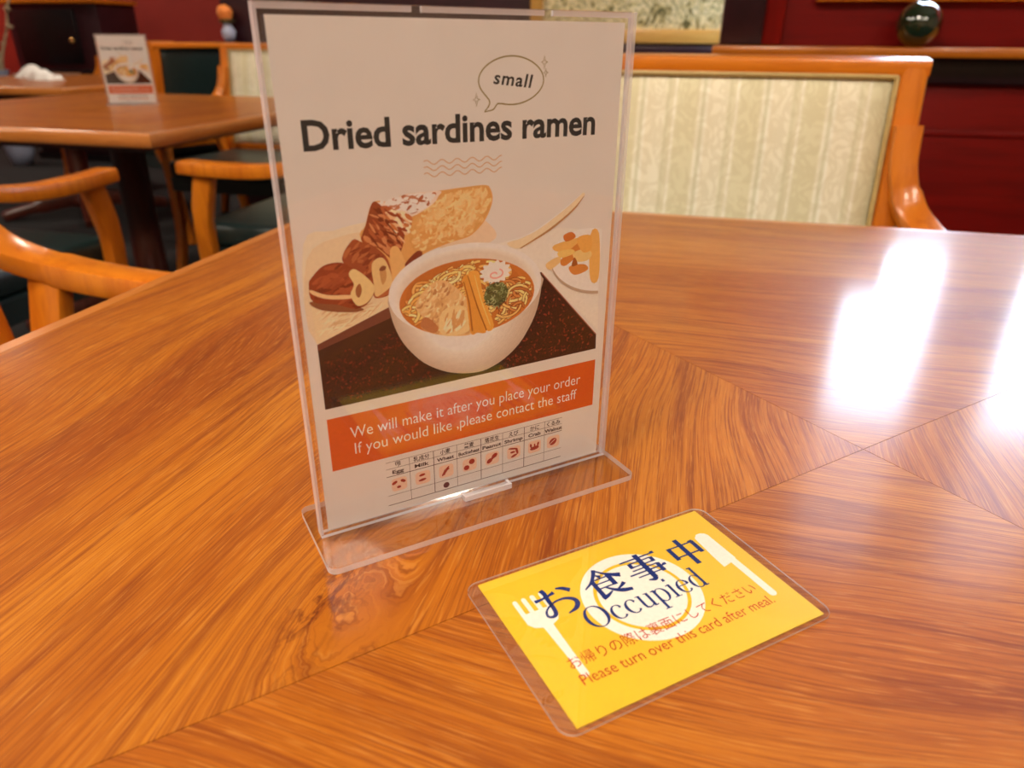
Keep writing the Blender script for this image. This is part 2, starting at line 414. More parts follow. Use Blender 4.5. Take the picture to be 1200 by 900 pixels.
# ------------------------------------------------------------------ tables
H = .60
VEN = [veneer('teak_veneer_a', None, 0.0), veneer('teak_veneer_b', None, 2.7), veneer('teak_veneer_c', None, 5.3),
       veneer('teak_veneer_knot', (.190, -.237, .085, .024, .030), 8.1)]
def table(name, cx, cy, label, proto=None):
    r = empty(name, (cx, cy, 0)); tag(r, label, 'table', 'square veneered dining tables')
    e = H-.014                                    # veneer field inside the edge moulding
    obj('tabletop_core', box(-e, e, -e, e, TOP-.032, TOP-.0012), M['core'], r)
    g = .00014
    bm = prism([(-e+g*2.4, -e+g*.2), (e-g*2.4, -e+g*.2), (0, -g*1.4)], TOP-.0012, TOP)
    first = obj('veneer_panel', bm, VEN[0], r)
    for k in range(1, 4):
        c = inst(first, r, rot=(0, 0, k*PI/2)); c.data = first.data.copy(); c.data.materials[0] = VEN[k]
    s = None
    for k in range(4):
        if s is None:
            path = [Vector((-H, -H+.007, TOP-.018)), Vector((H, -H+.007, TOP-.018))]
            bm = bmesh.new(); prof = []
            for a in range(0, 9): t = a/8*PI; prof.append((-.007-.0075*math.sin(t), .0170*math.cos(t)))
            q = [(.007, .0182), (-.004, .0182)]+[(-.005-.009*math.sin(a/8*PI), .0182*math.cos(a/8*PI)) for a in range(0, 9)]+[(-.004, -.0182), (.007, -.0182)]
            qa = []
            for (yy, zz) in q:
                if not qa or (abs(yy-qa[-1][0])+abs(zz-qa[-1][1])) > 1e-5: qa.append((yy, zz))
            ra, rb = [], []
            for yy, zz in qa:
                Y = -H+.0072+yy
                ra.append(bm.verts.new((Y+.0003, Y, TOP-.0182+zz))); rb.append(bm.verts.new((-Y-.0003, Y, TOP-.0182+zz)))
            n = len(qa)
            for i in range(n): bm.faces.new((ra[i], ra[(i+1) % n], rb[(i+1) % n], rb[i]))
            bm.faces.new(ra); bm.faces.new(rb)
            s = obj('edge_moulding', bm, M['edge'], r)
        else: inst(s, r, rot=(0, 0, k*PI/2))
    obj('apron', box(-.42, .42, -.42, .42, TOP-.075, TOP-.0325, .004), M['dark_wood'], r)
    obj('pedestal', lathe([(.085, .05), (.085, .09), (.055, .13), (.050, .35), (.055, .58), (.09, .64), (.09, TOP-.0755)], 28), M['dark_wood'], r, smooth=True)
    for k in range(4):
        a = k*PI/2+PI/4
        pth = crom([Vector((.05, 0, .09)), Vector((.18, 0, .075)), Vector((.36, 0, .035)), Vector((.42, 0, .02))], 4)
        o = obj('foot', sweep(pth, .075, [.08, .05, .035], (0, 1, 0)), M['dark_wood'], r, rot=(0, 0, a))
    return r
table('dining_table', 0, 0, 'square veneered dining table under the clear menu stand and yellow card')
table('dining_table', -2.0, 1.76, 'square veneered dining table carrying a menu stand but no yellow card')
table('dining_table', -3.53, 3.10, 'square dining table with white napkins, beside the black cabinet')

# ------------------------------------------------------------------ armchairs (front = local +y)
def make_chair():
    r = empty('armchair', (0, 0, 0)); tag(r, 'armchair', 'armchair', 'striped upholstered armchairs')
    hw = .285
    rk = lambda z: -.232-(z-.45)*.15             # back plane y at height z (raked)
    # back posts run from floor to the top rail
    for s in (-1, 1):
        pth = crom([Vector((s*.25, -.30, 0)), Vector((s*.255, -.245, .25)), Vector((s*.262, rk(.47), .47)), Vector((s*.265, rk(.7), .70)), Vector((s*.265, rk(.90), .900))], 5)
        obj('back_post', sweep(pth, [.034, .036, .040, .040, .040], .046, (1, 0, 0)), M['chair_wood'], r)
    # top rail
    pth = [Vector((-.2855, rk(.905), .897)), Vector((-.1, rk(.905)-.004, .898)), Vector((.1, rk(.905)-.004, .898)), Vector((.2855, rk(.905), .897))]
    obj('top_rail', sweep(pth, .050, .024, (0, 1, -.1)), M['rail_wood'], r)
    # arms
    for s in (-1, 1):
        pth = crom([Vector((s*.268, rk(.82)+.030, .815)), Vector((s*.271, rk(.75)+.033, .75)), Vector((s*.292, -.225, .690)), Vector((s*.325, -.165, .652)), Vector((s*.343, -.06, .634)), Vector((s*.345, .06, .632)), Vector((s*.334, .175, .634))], 7)
        obj('arm', sweep(pth, [.040, .046, .052, .056, .056], [.026, .030, .034, .034, .032], (1, 0, 0)), M['chair_wood'], r, smooth=False)
    # sabre front legs under the arms
    for s in (-1, 1):
        pth = crom([Vector((s*.332, .118, .618)), Vector((s*.324, .150, .50)), Vector((s*.305, .166, .36)), Vector((s*.280, .200, .18)), Vector((s*.272, .255, 0))], 5)
        obj('front_leg', sweep(pth, .036, [.052, .046, .044, .040, .034], (1, 0, 0)), M['chair_wood'], r)
    for s in (-1, 1):
        pth = crom([Vector((s*.318, -.180, .645)), Vector((s*.296, -.192, .52)), Vector((s*.268, -.205, .39))], 5)
        obj('arm_support', sweep(pth, .028, [.050, .044, .044], (1, 0, 0)), M['chair_wood'], r)
    # seat
    bm = bmesh.new(); out = [(-.246, -.215), (.246, -.215), (.268, .22), (-.268, .22)]
    obj('seat_apron', prism(out, .345, .405, .004), M['vinyl'], r)
    bm = prism([(-.24, -.205), (.24, -.205), (.262, .235), (-.262, .235)], .4055, .47)
    bmesh.ops.bevel(bm, geom=bm.edges[:], offset=.026, segments=4, profile=.6, affect='EDGES')
    obj('seat_cushion', bm, M['vinyl'], r, smooth=True)
    # inner and outer upholstery of the back
    def pad(off0, off1, w0, w1, z0, z1, bulge):
        bm = bmesh.new(); nx, nz = 12, 10; F, B = [], []
        for j in range(nz+1):
            for i in range(nx+1):
                u, v = i/nx, j/nz; z = z0+(z1-z0)*v; hw_ = w0+(w1-w0)*v; x = -hw_+2*hw_*u
                b_ = bulge*min(1, 6*min(u, 1-u))*min(1, 6*min(v, 1-v))
                F.append(bm.verts.new((x, rk(z)+off1+b_*(1 if off1 > off0 else -1), z))); B.append(bm.verts.new((x, rk(z)+off0, z)))
        W_ = nx+1
        for j in range(nz):
            for i in range(nx):
                a = j*W_+i
                bm.faces.new((F[a], F[a+1], F[a+1+W_], F[a+W_])); bm.faces.new((B[a], B[a+W_], B[a+1+W_], B[a+1]))
        for j in range(nz):
            for i in (0, nx): a = j*W_+i; bm.faces.new((F[a], F[a+W_], B[a+W_], B[a]))
        for i in range(nx):
            for j in (0, nz): a = j*W_+i; bm.faces.new((F[a], F[a+1], B[a+1], B[a]))
        return bm
    obj('back_cushion', pad(.001, .012, .240, .2435, .49, .885, .010), M['fabric'], r, smooth=True)
    obj('outer_back', pad(-.001, -.010, .240, .2435, .49, .885, .006), M['vinyl'], r, smooth=True)
    pp = [Vector((-.2395, rk(.49)+.016, .492)), Vector((-.2425, rk(.88)+.016, .883)), Vector((.2425, rk(.88)+.016, .883)), Vector((.2395, rk(.49)+.016, .492))]
    obj('piping', tube([pp[0], pp[1]*.999+pp[0]*.001, pp[1], pp[2], pp[2]*.999+pp[3]*.001, pp[3]], .0042, 6), M['piping'], r)
    obj('lower_back_rail', box(-.243, .243, rk(.47)-.02, rk(.47)+.012, .455, .489, .004), M['rail_wood'], r)
    return r
chair = make_chair()
spots = [(-.070, .625, PI, 'armchair with wide striped cream back facing the yellow card, below the green glass ball'),
         (-.735, .025, -PI/2, 'armchair drawn up to the yellow card\'s table, only its curved honey arm showing'),
         (-1.80, .90, 0.0, 'armchair pulled up to the farther stand\'s table, one arm and curved front leg showing'),
         (-1.20, 1.565, PI/2, 'armchair tucked sideways under the farther table, its arm ending behind the near menu stand'),
         (-1.975, 2.47, PI, 'armchair with pale back beside the dark-backed chair, partly behind the near menu stand'),
         (-2.68, 3.00, PI/2-.42, 'armchair turned away, showing its dark green outer back'),
         (-3.80, 3.78, PI, 'armchair with cream back and honey frame behind the distant menu stand')]
for i, (x, y, a, lab) in enumerate(spots):
    c = chair if i == 0 else copy_tree(chair)
    c.location = (x, y, 0); c.rotation_euler = (0, 0, a); c['label'] = lab

# ------------------------------------------------------------------ flat print on paper
def loop(pts, n):
    '''closed smooth outline through the points'''
    m = len(pts); P_ = [Vector((x, y, 0)) for x, y in pts]; out = []
    for i in range(m):
        a, b, c, d = P_[i-1], P_[i], P_[(i+1) % m], P_[(i+2) % m]
        for j in range(n):
            t = j/n; v = .5*((2*b)+(c-a)*t+(2*a-5*b+4*c-d)*t*t+(3*b-a-3*c+d)*t*t*t); out.append((v.x, v.y))
    return out
class Print:
    """flat shapes in millimetres; each layer lies a hair above the last"""
    def __init__(s, ill=None, step=.004):
        s.v, s.f, s.c = [], [], []; s.z = 0.0; s.step = step; s.ill = ill
    def col(s, c):
        c = rgb(*c)
        if s.ill: c = tuple(min(.95, c[i]/s.ill[i]) for i in range(3))+(1,)
        return c
    def poly(s, pts, c, up=True, z=None):
        if up and z is None: s.z += s.step
        zz = s.z if z is None else z
        b = len(s.v); s.v += [(x, y, zz) for x, y in pts]
        for t in tessellate_polygon([[Vector((x, y, 0)) for x, y in pts]]):
            s.f.append(tuple(b+i for i in t)); s.c.append(s.col(c))
    def blob(s, pts, c, n=4):
        s.poly(loop(pts, n), c)
    def blend(s, pts, mid, k, c0, c1, n=10):
        '''soft shading: nested outlines shrinking towards mid'''
        pts = loop(pts, 3)
        for i in range(n):
            t = i/(n-1); q = 1-(1-k)*t
            s.poly([(mid[0]+(x-mid[0])*q, mid[1]+(y-mid[1])*q) for x, y in pts], tuple(c0[j]+(c1[j]-c0[j])*t for j in range(3)))
    def stroke(s, pts, wd, c, smooth=0, up=False):
        if up: s.z += s.step
        P = [Vector((a[0], a[1], 0)) for a in pts]
        Wd = list(wd) if isinstance(wd, (list, tuple)) else [wd]*len(P)
        if smooth:
            Q = crom(P, smooth); n0 = len(P)-1
            Wd = [Wd[min(n0, i//smooth)]*(1-(i % smooth)/smooth)+Wd[min(n0, i//smooth+1)]*((i % smooth)/smooth) for i in range(len(Q))]; P = Q
        n = len(P); b = len(s.v)
        for i in range(n):
            d = P[min(i+1, n-1)]-P[max(i-1, 0)]
            if d.length < 1e-9: d = Vector((1, 0, 0))
            d.normalize(); nn = Vector((-d.y, d.x, 0))*Wd[i]/2
            s.v += [(P[i].x+nn.x, P[i].y+nn.y, s.z), (P[i].x-nn.x, P[i].y-nn.y, s.z)]
        for i in range(n-1): s.f.append((b+2*i, b+2*i+1, b+2*i+3, b+2*i+2)); s.c.append(s.col(c))
    def ell(s, cx, cy, rx, ry, c, rot=0, n=36, up=True, clip=None):
        pts = []
        for i in range(n):
            a = 2*PI*i/n; x, y = rx*math.cos(a), ry*math.sin(a)
            X, Y = cx+x*math.cos(rot)-y*math.sin(rot), cy+x*math.sin(rot)+y*math.cos(rot)
            if clip: X = min(X, clip)
            pts.append((X, Y))
        s.poly(pts, c, up)
    def text(s, body, x0, x1, y, c, hgt=None, bold=0.0, shear=0.0, rot=0.0, spacing=1.0, up=True):
        """one line of lettering from x0 to x1 on baseline y; hgt = height of a capital"""
        if up: s.z += s.step
        cu = bpy.data.curves.new('lettering', 'FONT'); cu.body = body; cu.size = 1.0; cu.offset = bold; cu.shear = shear; cu.resolution_u = 3; cu.space_character = spacing
        o = bpy.data.objects.new('lettering', cu); COL.objects.link(o)
        bpy.context.view_layer.update()
        me = bpy.data.meshes.new_from_object(o.evaluated_get(bpy.context.evaluated_depsgraph_get()))
        bpy.data.objects.remove(o); bpy.data.curves.remove(cu)
        xs = [v.co.x for v in me.vertices]
        if not xs: return
        a, b_ = min(xs), max(xs); k = (x1-x0)/(b_-a); ky = k if hgt is None else hgt/.70
        b = len(s.v); cr, sr = math.cos(rot), math.sin(rot)
        for v in me.vertices:
            X, Y = (v.co.x-a)*k, v.co.y*ky
            s.v.append((x0+X*cr-Y*sr, y+X*sr+Y*cr, s.z))
        cc = s.col(c)
        for p in me.polygons: s.f.append(tuple(b+i for i in p.vertices)); s.c.append(cc)
        bpy.data.meshes.remove(me)
    def build(s, name, mat, parent, M_=None, rot=(0, 0, 0), loc=(0, 0, 0)):
        me = bpy.data.meshes.new(name)
        me.from_pydata([(x*.001, y*.001, z*.001) for x, y, z in s.v], [], s.f)
        at = me.color_attributes.new('ink', 'FLOAT_COLOR', 'CORNER')
        i = 0
        for fi, p in enumerate(me.polygons):
            for _ in p.vertices: at.data[i].color = s.c[fi]; i += 1
        me.materials.append(mat)
        o = bpy.data.objects.new(name, me); COL.objects.link(o); o.parent = parent; o.location = loc; o.rotation_euler = rot
        return o

# ------------------------------------------------------------------ clear menu stand
SIGN_LOC, SIGN_ROT, SIGN_Z0 = Vector((-.2003, -.1004, TOP+.0002)), .74766, .00454
sign = empty('menu_stand', SIGN_LOC, SIGN_ROT)
tag(sign, 'clear acrylic stand holding a small sardine ramen menu, beside the yellow card', 'menu stand', 'acrylic menu stands')
U = Vector((math.cos(SIGN_ROT), math.sin(SIGN_ROT), 0)); NRM = Vector((math.sin(SIGN_ROT), -math.cos(SIGN_ROT), 0))
def pg(x, y):
    """photograph pixel -> millimetres on the menu sheet (origin: middle of its lower edge)"""
    O = SIGN_LOC+Vector((0, 0, SIGN_Z0)); r = ray(x, y); t = (O-CAM_LOC).dot(NRM)/r.dot(NRM); P = CAM_LOC+r*t-O
    return (P.dot(U)*1000, P.z*1000)
z5 = lambda x, y: pg(340+x/3.158, 200+y/3.158)
z4 = lambda x, y: pg(290+x/2.609, y/2.609)
zb = lambda x, y: pg(350+x/4.5, 200+y/4.5)
za = lambda x, y: pg(430+x/4.8, 480+y/4.8)
Q5 = lambda *p: [z5(*q) for q in p]
QB = lambda *p: [zb(*q) for q in p]
# local: x along the sheet, -y towards the reader, z up
def rounded(w, d, r, n=5):
    pts = []
    for cx, cy, a0 in ((w/2-r, d/2-r, 0), (-w/2+r, d/2-r, PI/2), (-w/2+r, -d/2+r, PI), (w/2-r, -d/2+r, 1.5*PI)):
        for i in range(n+1): a = a0+PI/2*i/n; pts.append((cx+r*math.cos(a), cy+r*math.sin(a)))
    return pts
def two_tone(bm, test):
    for f in bm.faces: f.material_index = 0 if test(f) else 1
    return bm
AC = [M['acrylic'], M['acrylic_edge']]
bm = prism(rounded(.162, .052, .004), 0, .0030); bm.normal_update()
obj('base_plate', two_tone(bm, lambda f: abs(f.normal.z) > .9), AC, sign)
for nm, y0, y1 in (('front_sheet', -.0027, -.0007), ('back_sheet', .0012, .0032)):
    bm = box(-.078, .078, y0, y1, .0032, .2185); bm.normal_update()
    obj(nm, two_tone(bm, lambda f: abs(f.normal.y) > .9), AC, sign)
for s in (-1, 1):
    bm = box(min(s*.0765, s*.078), max(s*.0765, s*.078), -.00065, .00115, .0034, .2183); bm.normal_update()
    obj('side_strip', two_tone(bm, lambda f: False), AC, sign)
for a, b in ((-.0764, -.022), (-.018, .034), (.038, .0764)):
    bm = box(a, b, -.00065, .00115, .2163, .2183); obj('top_spacer', two_tone(bm, lambda f: False), AC, sign)
# U shaped catch at the foot of the front sheet
bm = bmesh.new()
for q in ((-.0085, .0175, -.0075, -.0062, .0032, .0060), (-.0085, -.0070, -.0062, -.0029, .0032, .0060), (.0160, .0175, -.0062, -.0029, .0032, .0060)): box(*q, bm=bm)
obj('catch', two_tone(bm, lambda f: False), AC, sign)
sheet = obj('menu_sheet', box(-.074, .074, 0, .0003, 0, .210), M['paper'], sign, loc=(0, 0, SIGN_Z0))
tag(sheet, 'white printed menu sheet')

rnd = random.Random(4)
PAPER = (194, 165, 146)
ILL = tuple(c/.84 for c in rgb(*PAPER)[:3])
RX = (PI/2, 0, 0)                                 # print plane -> upright, facing the reader
PL = (0, -.00004, 0)
def scatter(P, pts, n, ln, wd, cols, ang=None, curve=0.0):
    """small random marks inside an outline"""
    xs = [p[0] for p in pts]; ys = [p[1] for p in pts]
    def inside(x, y):
        r = False; j = len(pts)-1
        for i in range(len(pts)):
            if (pts[i][1] > y) != (pts[j][1] > y) and x < (pts[j][0]-pts[i][0])*(y-pts[i][1])/(pts[j][1]-pts[i][1])+pts[i][0]: r = not r
            j = i
        return r
    k = 0
    for _ in range(n*12):
        if k >= n: break
        x, y = rnd.uniform(min(xs), max(xs)), rnd.uniform(min(ys), max(ys))
        if not inside(x, y): continue
        a = rnd.uniform(0, 2*PI) if ang is None else ang+rnd.uniform(-.5, .5)
        L = ln*rnd.uniform(.5, 1.3); W_ = wd*rnd.uniform(.5, 1.4); q = []
        for i in range(4):
            t = i/3-.5; aa = a+curve*t*2
            q.append((x+math.cos(aa)*L*t, y+math.sin(aa)*L*t))
        if not all(inside(*p) for p in q): continue
        P.z += .0001; P.stroke(q, [W_*.4, W_, W_, W_*.4], rnd.choice(cols), 2 if curve else 0); k += 1

# --- the food photograph
P = Print(ILL)
P.blob(Q5((48, 275), (160, 222), (285, 190), (330, 200), (370, 330), (390, 560), (100, 645)), (205, 168, 134))
P.blob(Q5((60, 330), (200, 240), (300, 240), (370, 330), (380, 500), (100, 640)), (203, 160, 120))
P.poly(Q5((75, 480), (110, 520), (260, 530), (370, 470), (380, 510), (98, 642)), (206, 162, 118))
scatter(P, Q5((85, 490), (360, 480), (360, 505), (180, 600), (100, 620)), 60, 7, .5, [(190, 138, 92), (212, 172, 130)], .45)
P.blob(Q5((560, 90), (740, 200), (745, 262), (560, 300)), (206, 158, 122))
P.poly(Q5((740, 280), (800, 260), (1000, 210), (1145, 225), (1138, 590), (930, 380)), (204, 172, 148))
# tray
tray = Q5((100, 645), (365, 508), (640, 440), (930, 375), (1132, 605), (1130, 658), (130, 885))
P.poly(tray, (38, 12, 12))
P.poly(Q5((100, 645), (365, 505), (372, 545), (102, 668)), (92, 42, 32))
scatter(P, Q5((120, 700), (380, 590), (500, 730), (560, 770), (140, 870)), 520, 1.5, .7, [(78, 16, 14), (58, 14, 13), (22, 8, 9), (88, 24, 18), (16, 6, 8), (30, 10, 10)])
scatter(P, Q5((930, 400), (1120, 610), (1120, 650), (760, 740), (860, 620), (915, 520)), 520, 1.5, .7, [(90, 20, 16), (64, 16, 14), (24, 8, 9), (112, 34, 24), (16, 6, 8), (34, 11, 10)])
P.stroke(Q5((930, 378), (1132, 606)), .5, (140, 70, 52), up=True)
P.stroke(Q5((930, 480), (1040, 610), (1060, 660)), .5, (26, 9, 10))
# pork block
P.blob(QB((380, 180), (420, 158), (480, 165), (560, 125), (740, 105), (860, 88), (980, 75), (1010, 95), (1022, 150), (1000, 225), (960, 290), (900, 345), (820, 372), (740, 402), (650, 445), (560, 520), (545, 570), (500, 640), (330, 370), (350, 290)), (196, 126, 66))
blk = QB((600, 240), (740, 130), (860, 92), (975, 80), (1005, 100), (1015, 150), (990, 230), (900, 335), (740, 395), (620, 430), (580, 340))
P.blend(blk, zb(850, 190), .35, (192, 122, 62), (214, 160, 102))
scatter(P, blk, 260, 4, 1.3, [(201, 134, 74), (212, 158, 100), (207, 147, 88), (195, 122, 62), (210, 152, 95)], .6, .6)
P.blob(QB((400, 168), (480, 165), (560, 126), (740, 106), (735, 135), (700, 180), (600, 240), (560, 220), (480, 200)), (206, 164, 138))
scatter(P, QB((410, 172), (560, 130), (735, 112), (690, 175), (600, 232), (490, 200)), 170, 3, 1.2, [(170, 96, 64), (222, 194, 176), (214, 178, 154), (150, 74, 44), (226, 200, 186)], .3)
dk = QB((380, 182), (410, 165), (480, 230), (560, 300), (560, 330), (540, 420), (500, 470), (420, 410), (330, 370), (352, 288))
P.blob(dk, (124, 46, 24))
scatter(P, dk, 60, 5, 1.4, [(98, 30, 16), (152, 66, 34), (180, 100, 58)], -.8)
P.blob(QB((430, 200), (480, 190), (590, 270), (570, 310), (500, 290)), (158, 70, 38))
scatter(P, QB((430, 195), (560, 210), (600, 260), (570, 400), (480, 290)), 70, 4.5, 1.3, [(200, 140, 96), (128, 44, 22), (214, 170, 130), (176, 90, 46)], -.6)
P.blob(QB((480, 420), (520, 400), (560, 480), (555, 520), (510, 600), (490, 540)), (202, 138, 78))
P.blob(QB((560, 490), (620, 425), (650, 430), (640, 460), (580, 510)), (110, 38, 20))
# slices
sl2 = QB((228, 455), (282, 365), (330, 375), (400, 400), (470, 470), (492, 590), (480, 650), (410, 672), (380, 640), (260, 515))
P.blob(sl2, (134, 54, 28))
scatter(P, sl2, 50, 5, 1.5, [(112, 38, 20), (158, 76, 40)], .5)
P.blob(QB((385, 490), (440, 458), (478, 520), (492, 595), (450, 640), (405, 662), (395, 600)), (200, 148, 92))
P.blob(QB((425, 520), (450, 500), (462, 560), (440, 600)), (176, 112, 62))
P.ell(*zb(442, 515), 1.6, 1.0, (110, 52, 30), .3, 10)
sl1 = QB((52, 600), (70, 560), (130, 500), (222, 484), (290, 520), (395, 605), (370, 692), (300, 727), (200, 705), (75, 690))
P.blob(QB((66, 690), (330, 722), (290, 745), (120, 735)), (120, 62, 36))
P.blob(sl1, (126, 44, 22))
scatter(P, sl1, 60, 6, 1.6, [(104, 32, 16), (150, 62, 32), (138, 54, 28)], .2)
P.blob(QB((62, 628), (150, 655), (275, 655), (270, 674), (150, 676), (68, 650)), (204, 148, 98))
P.blob(QB((262, 545), (300, 520), (396, 605), (372, 682), (312, 712), (272, 655), (290, 600)), (208, 156, 98))
P.blob(QB((300, 620), (320, 595), (332, 630), (318, 668), (302, 655)), (140, 72, 38))
# spoon
P.blob(Q5((800, 265), (850, 287), (960, 217), (1045, 145), (1087, 92), (1078, 84), (1030, 130), (950, 190), (860, 248)), (206, 164, 124))
P.stroke(Q5((850, 287), (960, 217), (1045, 145), (1087, 92)), [.5, 1.1, .9, .3], (160, 104, 62), 4, True)
P.stroke(Q5((800, 265), (900, 225), (1000, 152), (1076, 86)), [.3, .6, .5, .3], (220, 188, 156), 4)
# side plate with bamboo shoots
def clipx(pts, X): return [(min(x, X), y) for x, y in pts]
cx, cy = z5(1125, 330)
P.ell(cx, cy-1.2, 25, 15.2, (164, 126, 100), -.25, 48, True, 68.6)
P.ell(cx, cy, 25, 15, (218, 192, 174), -.25, 48, True, 68.6)
P.ell(cx+1.5, cy+.8, 18, 10, (212, 182, 162), -.25, 48, True, 68.6)
for q, c in ((((945, 345), (990, 318), (1000, 335), (960, 366)), (206, 150, 92)), (((975, 275), (1100, 240), (1110, 262), (1000, 300)), (206, 138, 68)), (((1000, 330), (1070, 262), (1090, 280), (1020, 350)), (186, 100, 40)),
             (((1010, 240), (1040, 226), (1055, 245), (1020, 262)), (178, 86, 34)), (((1110, 235), (1142, 232), (1140, 395), (1108, 398)), (206, 136, 66)), (((1030, 355), (1085, 345), (1100, 365), (1050, 385)), (190, 104, 44)),
             (((1045, 305), (1090, 288), (1115, 305), (1100, 330), (1060, 335)), (212, 152, 88)), (((990, 300), (1040, 290), (1050, 305), (1000, 322)), (214, 150, 78)), (((1060, 250), (1110, 238), (1112, 290), (1080, 300)), (204, 130, 58)), (((1050, 320), (1062, 345), (1040, 352)), (140, 66, 26))):
    P.blob(clipx(Q5(*q), 68.6), c)
# bowl
def bowl_ell(cx, cy, a, b, tilt, n=48):
    out = []
    for i in range(n):
        t = 2*PI*i/n; x, y = a*math.cos(t), b*math.sin(t)
        out.append(z5(cx+x*math.cos(tilt)-y*math.sin(tilt), cy+x*math.sin(tilt)+y*math.cos(tilt)))
    return out
P.poly(Q5((480, 730), (620, 760), (760, 735), (900, 620), (800, 700)), (22, 10, 10))
P.blend(Q5((362, 470), (368, 520), (385, 575), (410, 625), (445, 668), (495, 710), (560, 738), (620, 748), (680, 746), (730, 732), (790, 695), (845, 640), (885, 575), (912, 510), (928, 430), (926, 385), (800, 320), (700, 300), (500, 330), (400, 400)), z5(600, 560), .45, (176, 136, 108), (216, 186, 164), 14)
P.poly(bowl_ell(645, 435, 285, 166, -.165), (222, 196, 178))
P.blend(bowl_ell(646, 437, 279, 161, -.165, 24), z5(652, 470), .86, (212, 182, 160), (196, 160, 134), 8)
P.poly(bowl_ell(652, 466, 252, 138, -.165), (176, 88, 34))
soup = bowl_ell(652, 466, 246, 132, -.165)
P.poly(bowl_ell(640, 440, 215, 106, -.165), (168, 82, 32))
def noodles(P, pts, n, cols, dark=(140, 62, 22)):
    xs = [p[0] for p in pts]; ys = [p[1] for p in pts]; k = 0
    def inside(x, y):
        r = False; j = len(pts)-1
        for i in range(len(pts)):
            if (pts[i][1] > y) != (pts[j][1] > y) and x < (pts[j][0]-pts[i][0])*(y-pts[i][1])/(pts[j][1]-pts[i][1])+pts[i][0]: r = not r
            j = i
        return r
    for _ in range(n*25):
        if k >= n: break
        x, y, R0 = rnd.uniform(min(xs)-6, max(xs)+6), rnd.uniform(min(ys)-6, max(ys)+6), rnd.uniform(2.2, 8.5)
        a0, da = rnd.uniform(0, 2*PI), rnd.uniform(1.0, 2.6)*rnd.choice((-1, 1))
        q = [(x+R0*math.cos(a0+da*i/9), y+.72*R0*math.sin(a0+da*i/9)) for i in range(10)]
        if not all(inside(*p) for p in q): continue
        w_ = rnd.uniform(.95, 1.3); P.z += .0002; P.stroke(q, w_+.55, dark); P.z += .0002; P.stroke(q, w_, rnd.choice(cols)); k += 1
noodles(P, soup, 130, [(216, 154, 82), (226, 172, 102), (198, 122, 56), (208, 140, 70)])
noodles(P, Q5((770, 400), (880, 395), (898, 450), (865, 510), (760, 575), (735, 480)), 60, [(214, 148, 78), (186, 106, 50), (222, 166, 98), (166, 86, 40)], (112, 42, 18))
noodles(P, Q5((402, 520), (470, 440), (560, 375), (690, 330), (690, 380), (600, 420), (480, 480), (470, 575)), 55, [(222, 162, 90), (208, 136, 64), (232, 182, 114)])
meat = Q5((462, 505), (480, 460), (528, 412), (570, 405), (610, 430), (650, 470), (668, 540), (672, 600), (600, 610), (520, 600), (480, 575), (490, 545))
P.blob(meat, (200, 142, 88))
scatter(P, meat, 200, 3.6, 1.1, [(208, 154, 100), (186, 122, 72), (214, 166, 114), (194, 134, 80), (170, 102, 58)], .9, .5)
P.blob(Q5((560, 520), (640, 500), (660, 590), (560, 606)), (208, 156, 100)); scatter(P, Q5((560, 520), (640, 500), (660, 590), (560, 606)), 30, 6, 1.2, [(222, 182, 132), (188, 122, 70)], 1.0)
P.blob(Q5((480, 575), (500, 540), (545, 575), (530, 600)), (166, 92, 52))
P.blob(Q5((635, 400), (660, 385), (680, 440), (725, 585), (690, 598), (665, 596), (650, 470)), (198, 118, 44))
P.blob(Q5((655, 385), (692, 370), (702, 405), (715, 470), (752, 570), (722, 588), (690, 500)), (206, 128, 50))
P.stroke(Q5((655, 388), (690, 500), (724, 588)), [.4, .7, .6], (140, 66, 24), 3, True)
P.stroke(Q5((640, 410), (660, 490), (672, 592)), [.4, .8, .8], (150, 74, 30), 3)
P.stroke(Q5((680, 385), (702, 470), (738, 570)), [.3, .5, .4], (222, 156, 82), 3)
# fish cake and spring onion
nx, ny = z5(758, 374)
P.poly([(nx+(7.3+.75*math.cos(13*t))*math.cos(t), ny+(4.9+.55*math.cos(13*t))*math.sin(t)) for t in [2*PI*i/104 for i in range(104)]], (222, 194, 176))
P.stroke([(nx+(.5+2.5*t/6)*math.cos(t)*1.25-.3, ny-1.0+(.4+1.7*t/6)*math.sin(t)) for t in [i*.35 for i in range(22)]], .75, (206, 128, 110), 0, True)
gx, gy = z5(760, 455)
P.ell(gx, gy, 6.0, 5.4, (78, 74, 38), .2)
for i in range(60):
    a, r = rnd.uniform(0, 2*PI), rnd.uniform(0, 1)**.5; x, y = gx+6.4*r*math.cos(a), gy-.6+6.2*r*math.sin(a); q = rnd.uniform(.5, 1.2); t0 = rnd.uniform(0, 6)
    P.z += .0005; P.stroke([(x+q*math.cos(t0+j*.7), y+q*.8*math.sin(t0+j*.7)) for j in range(7)], .42, rnd.choice([(54, 58, 30), (92, 94, 52), (120, 118, 70), (40, 42, 26), (140, 130, 84)]))
P.build('food_photograph', M['ink'], sheet, rot=RX, loc=PL)

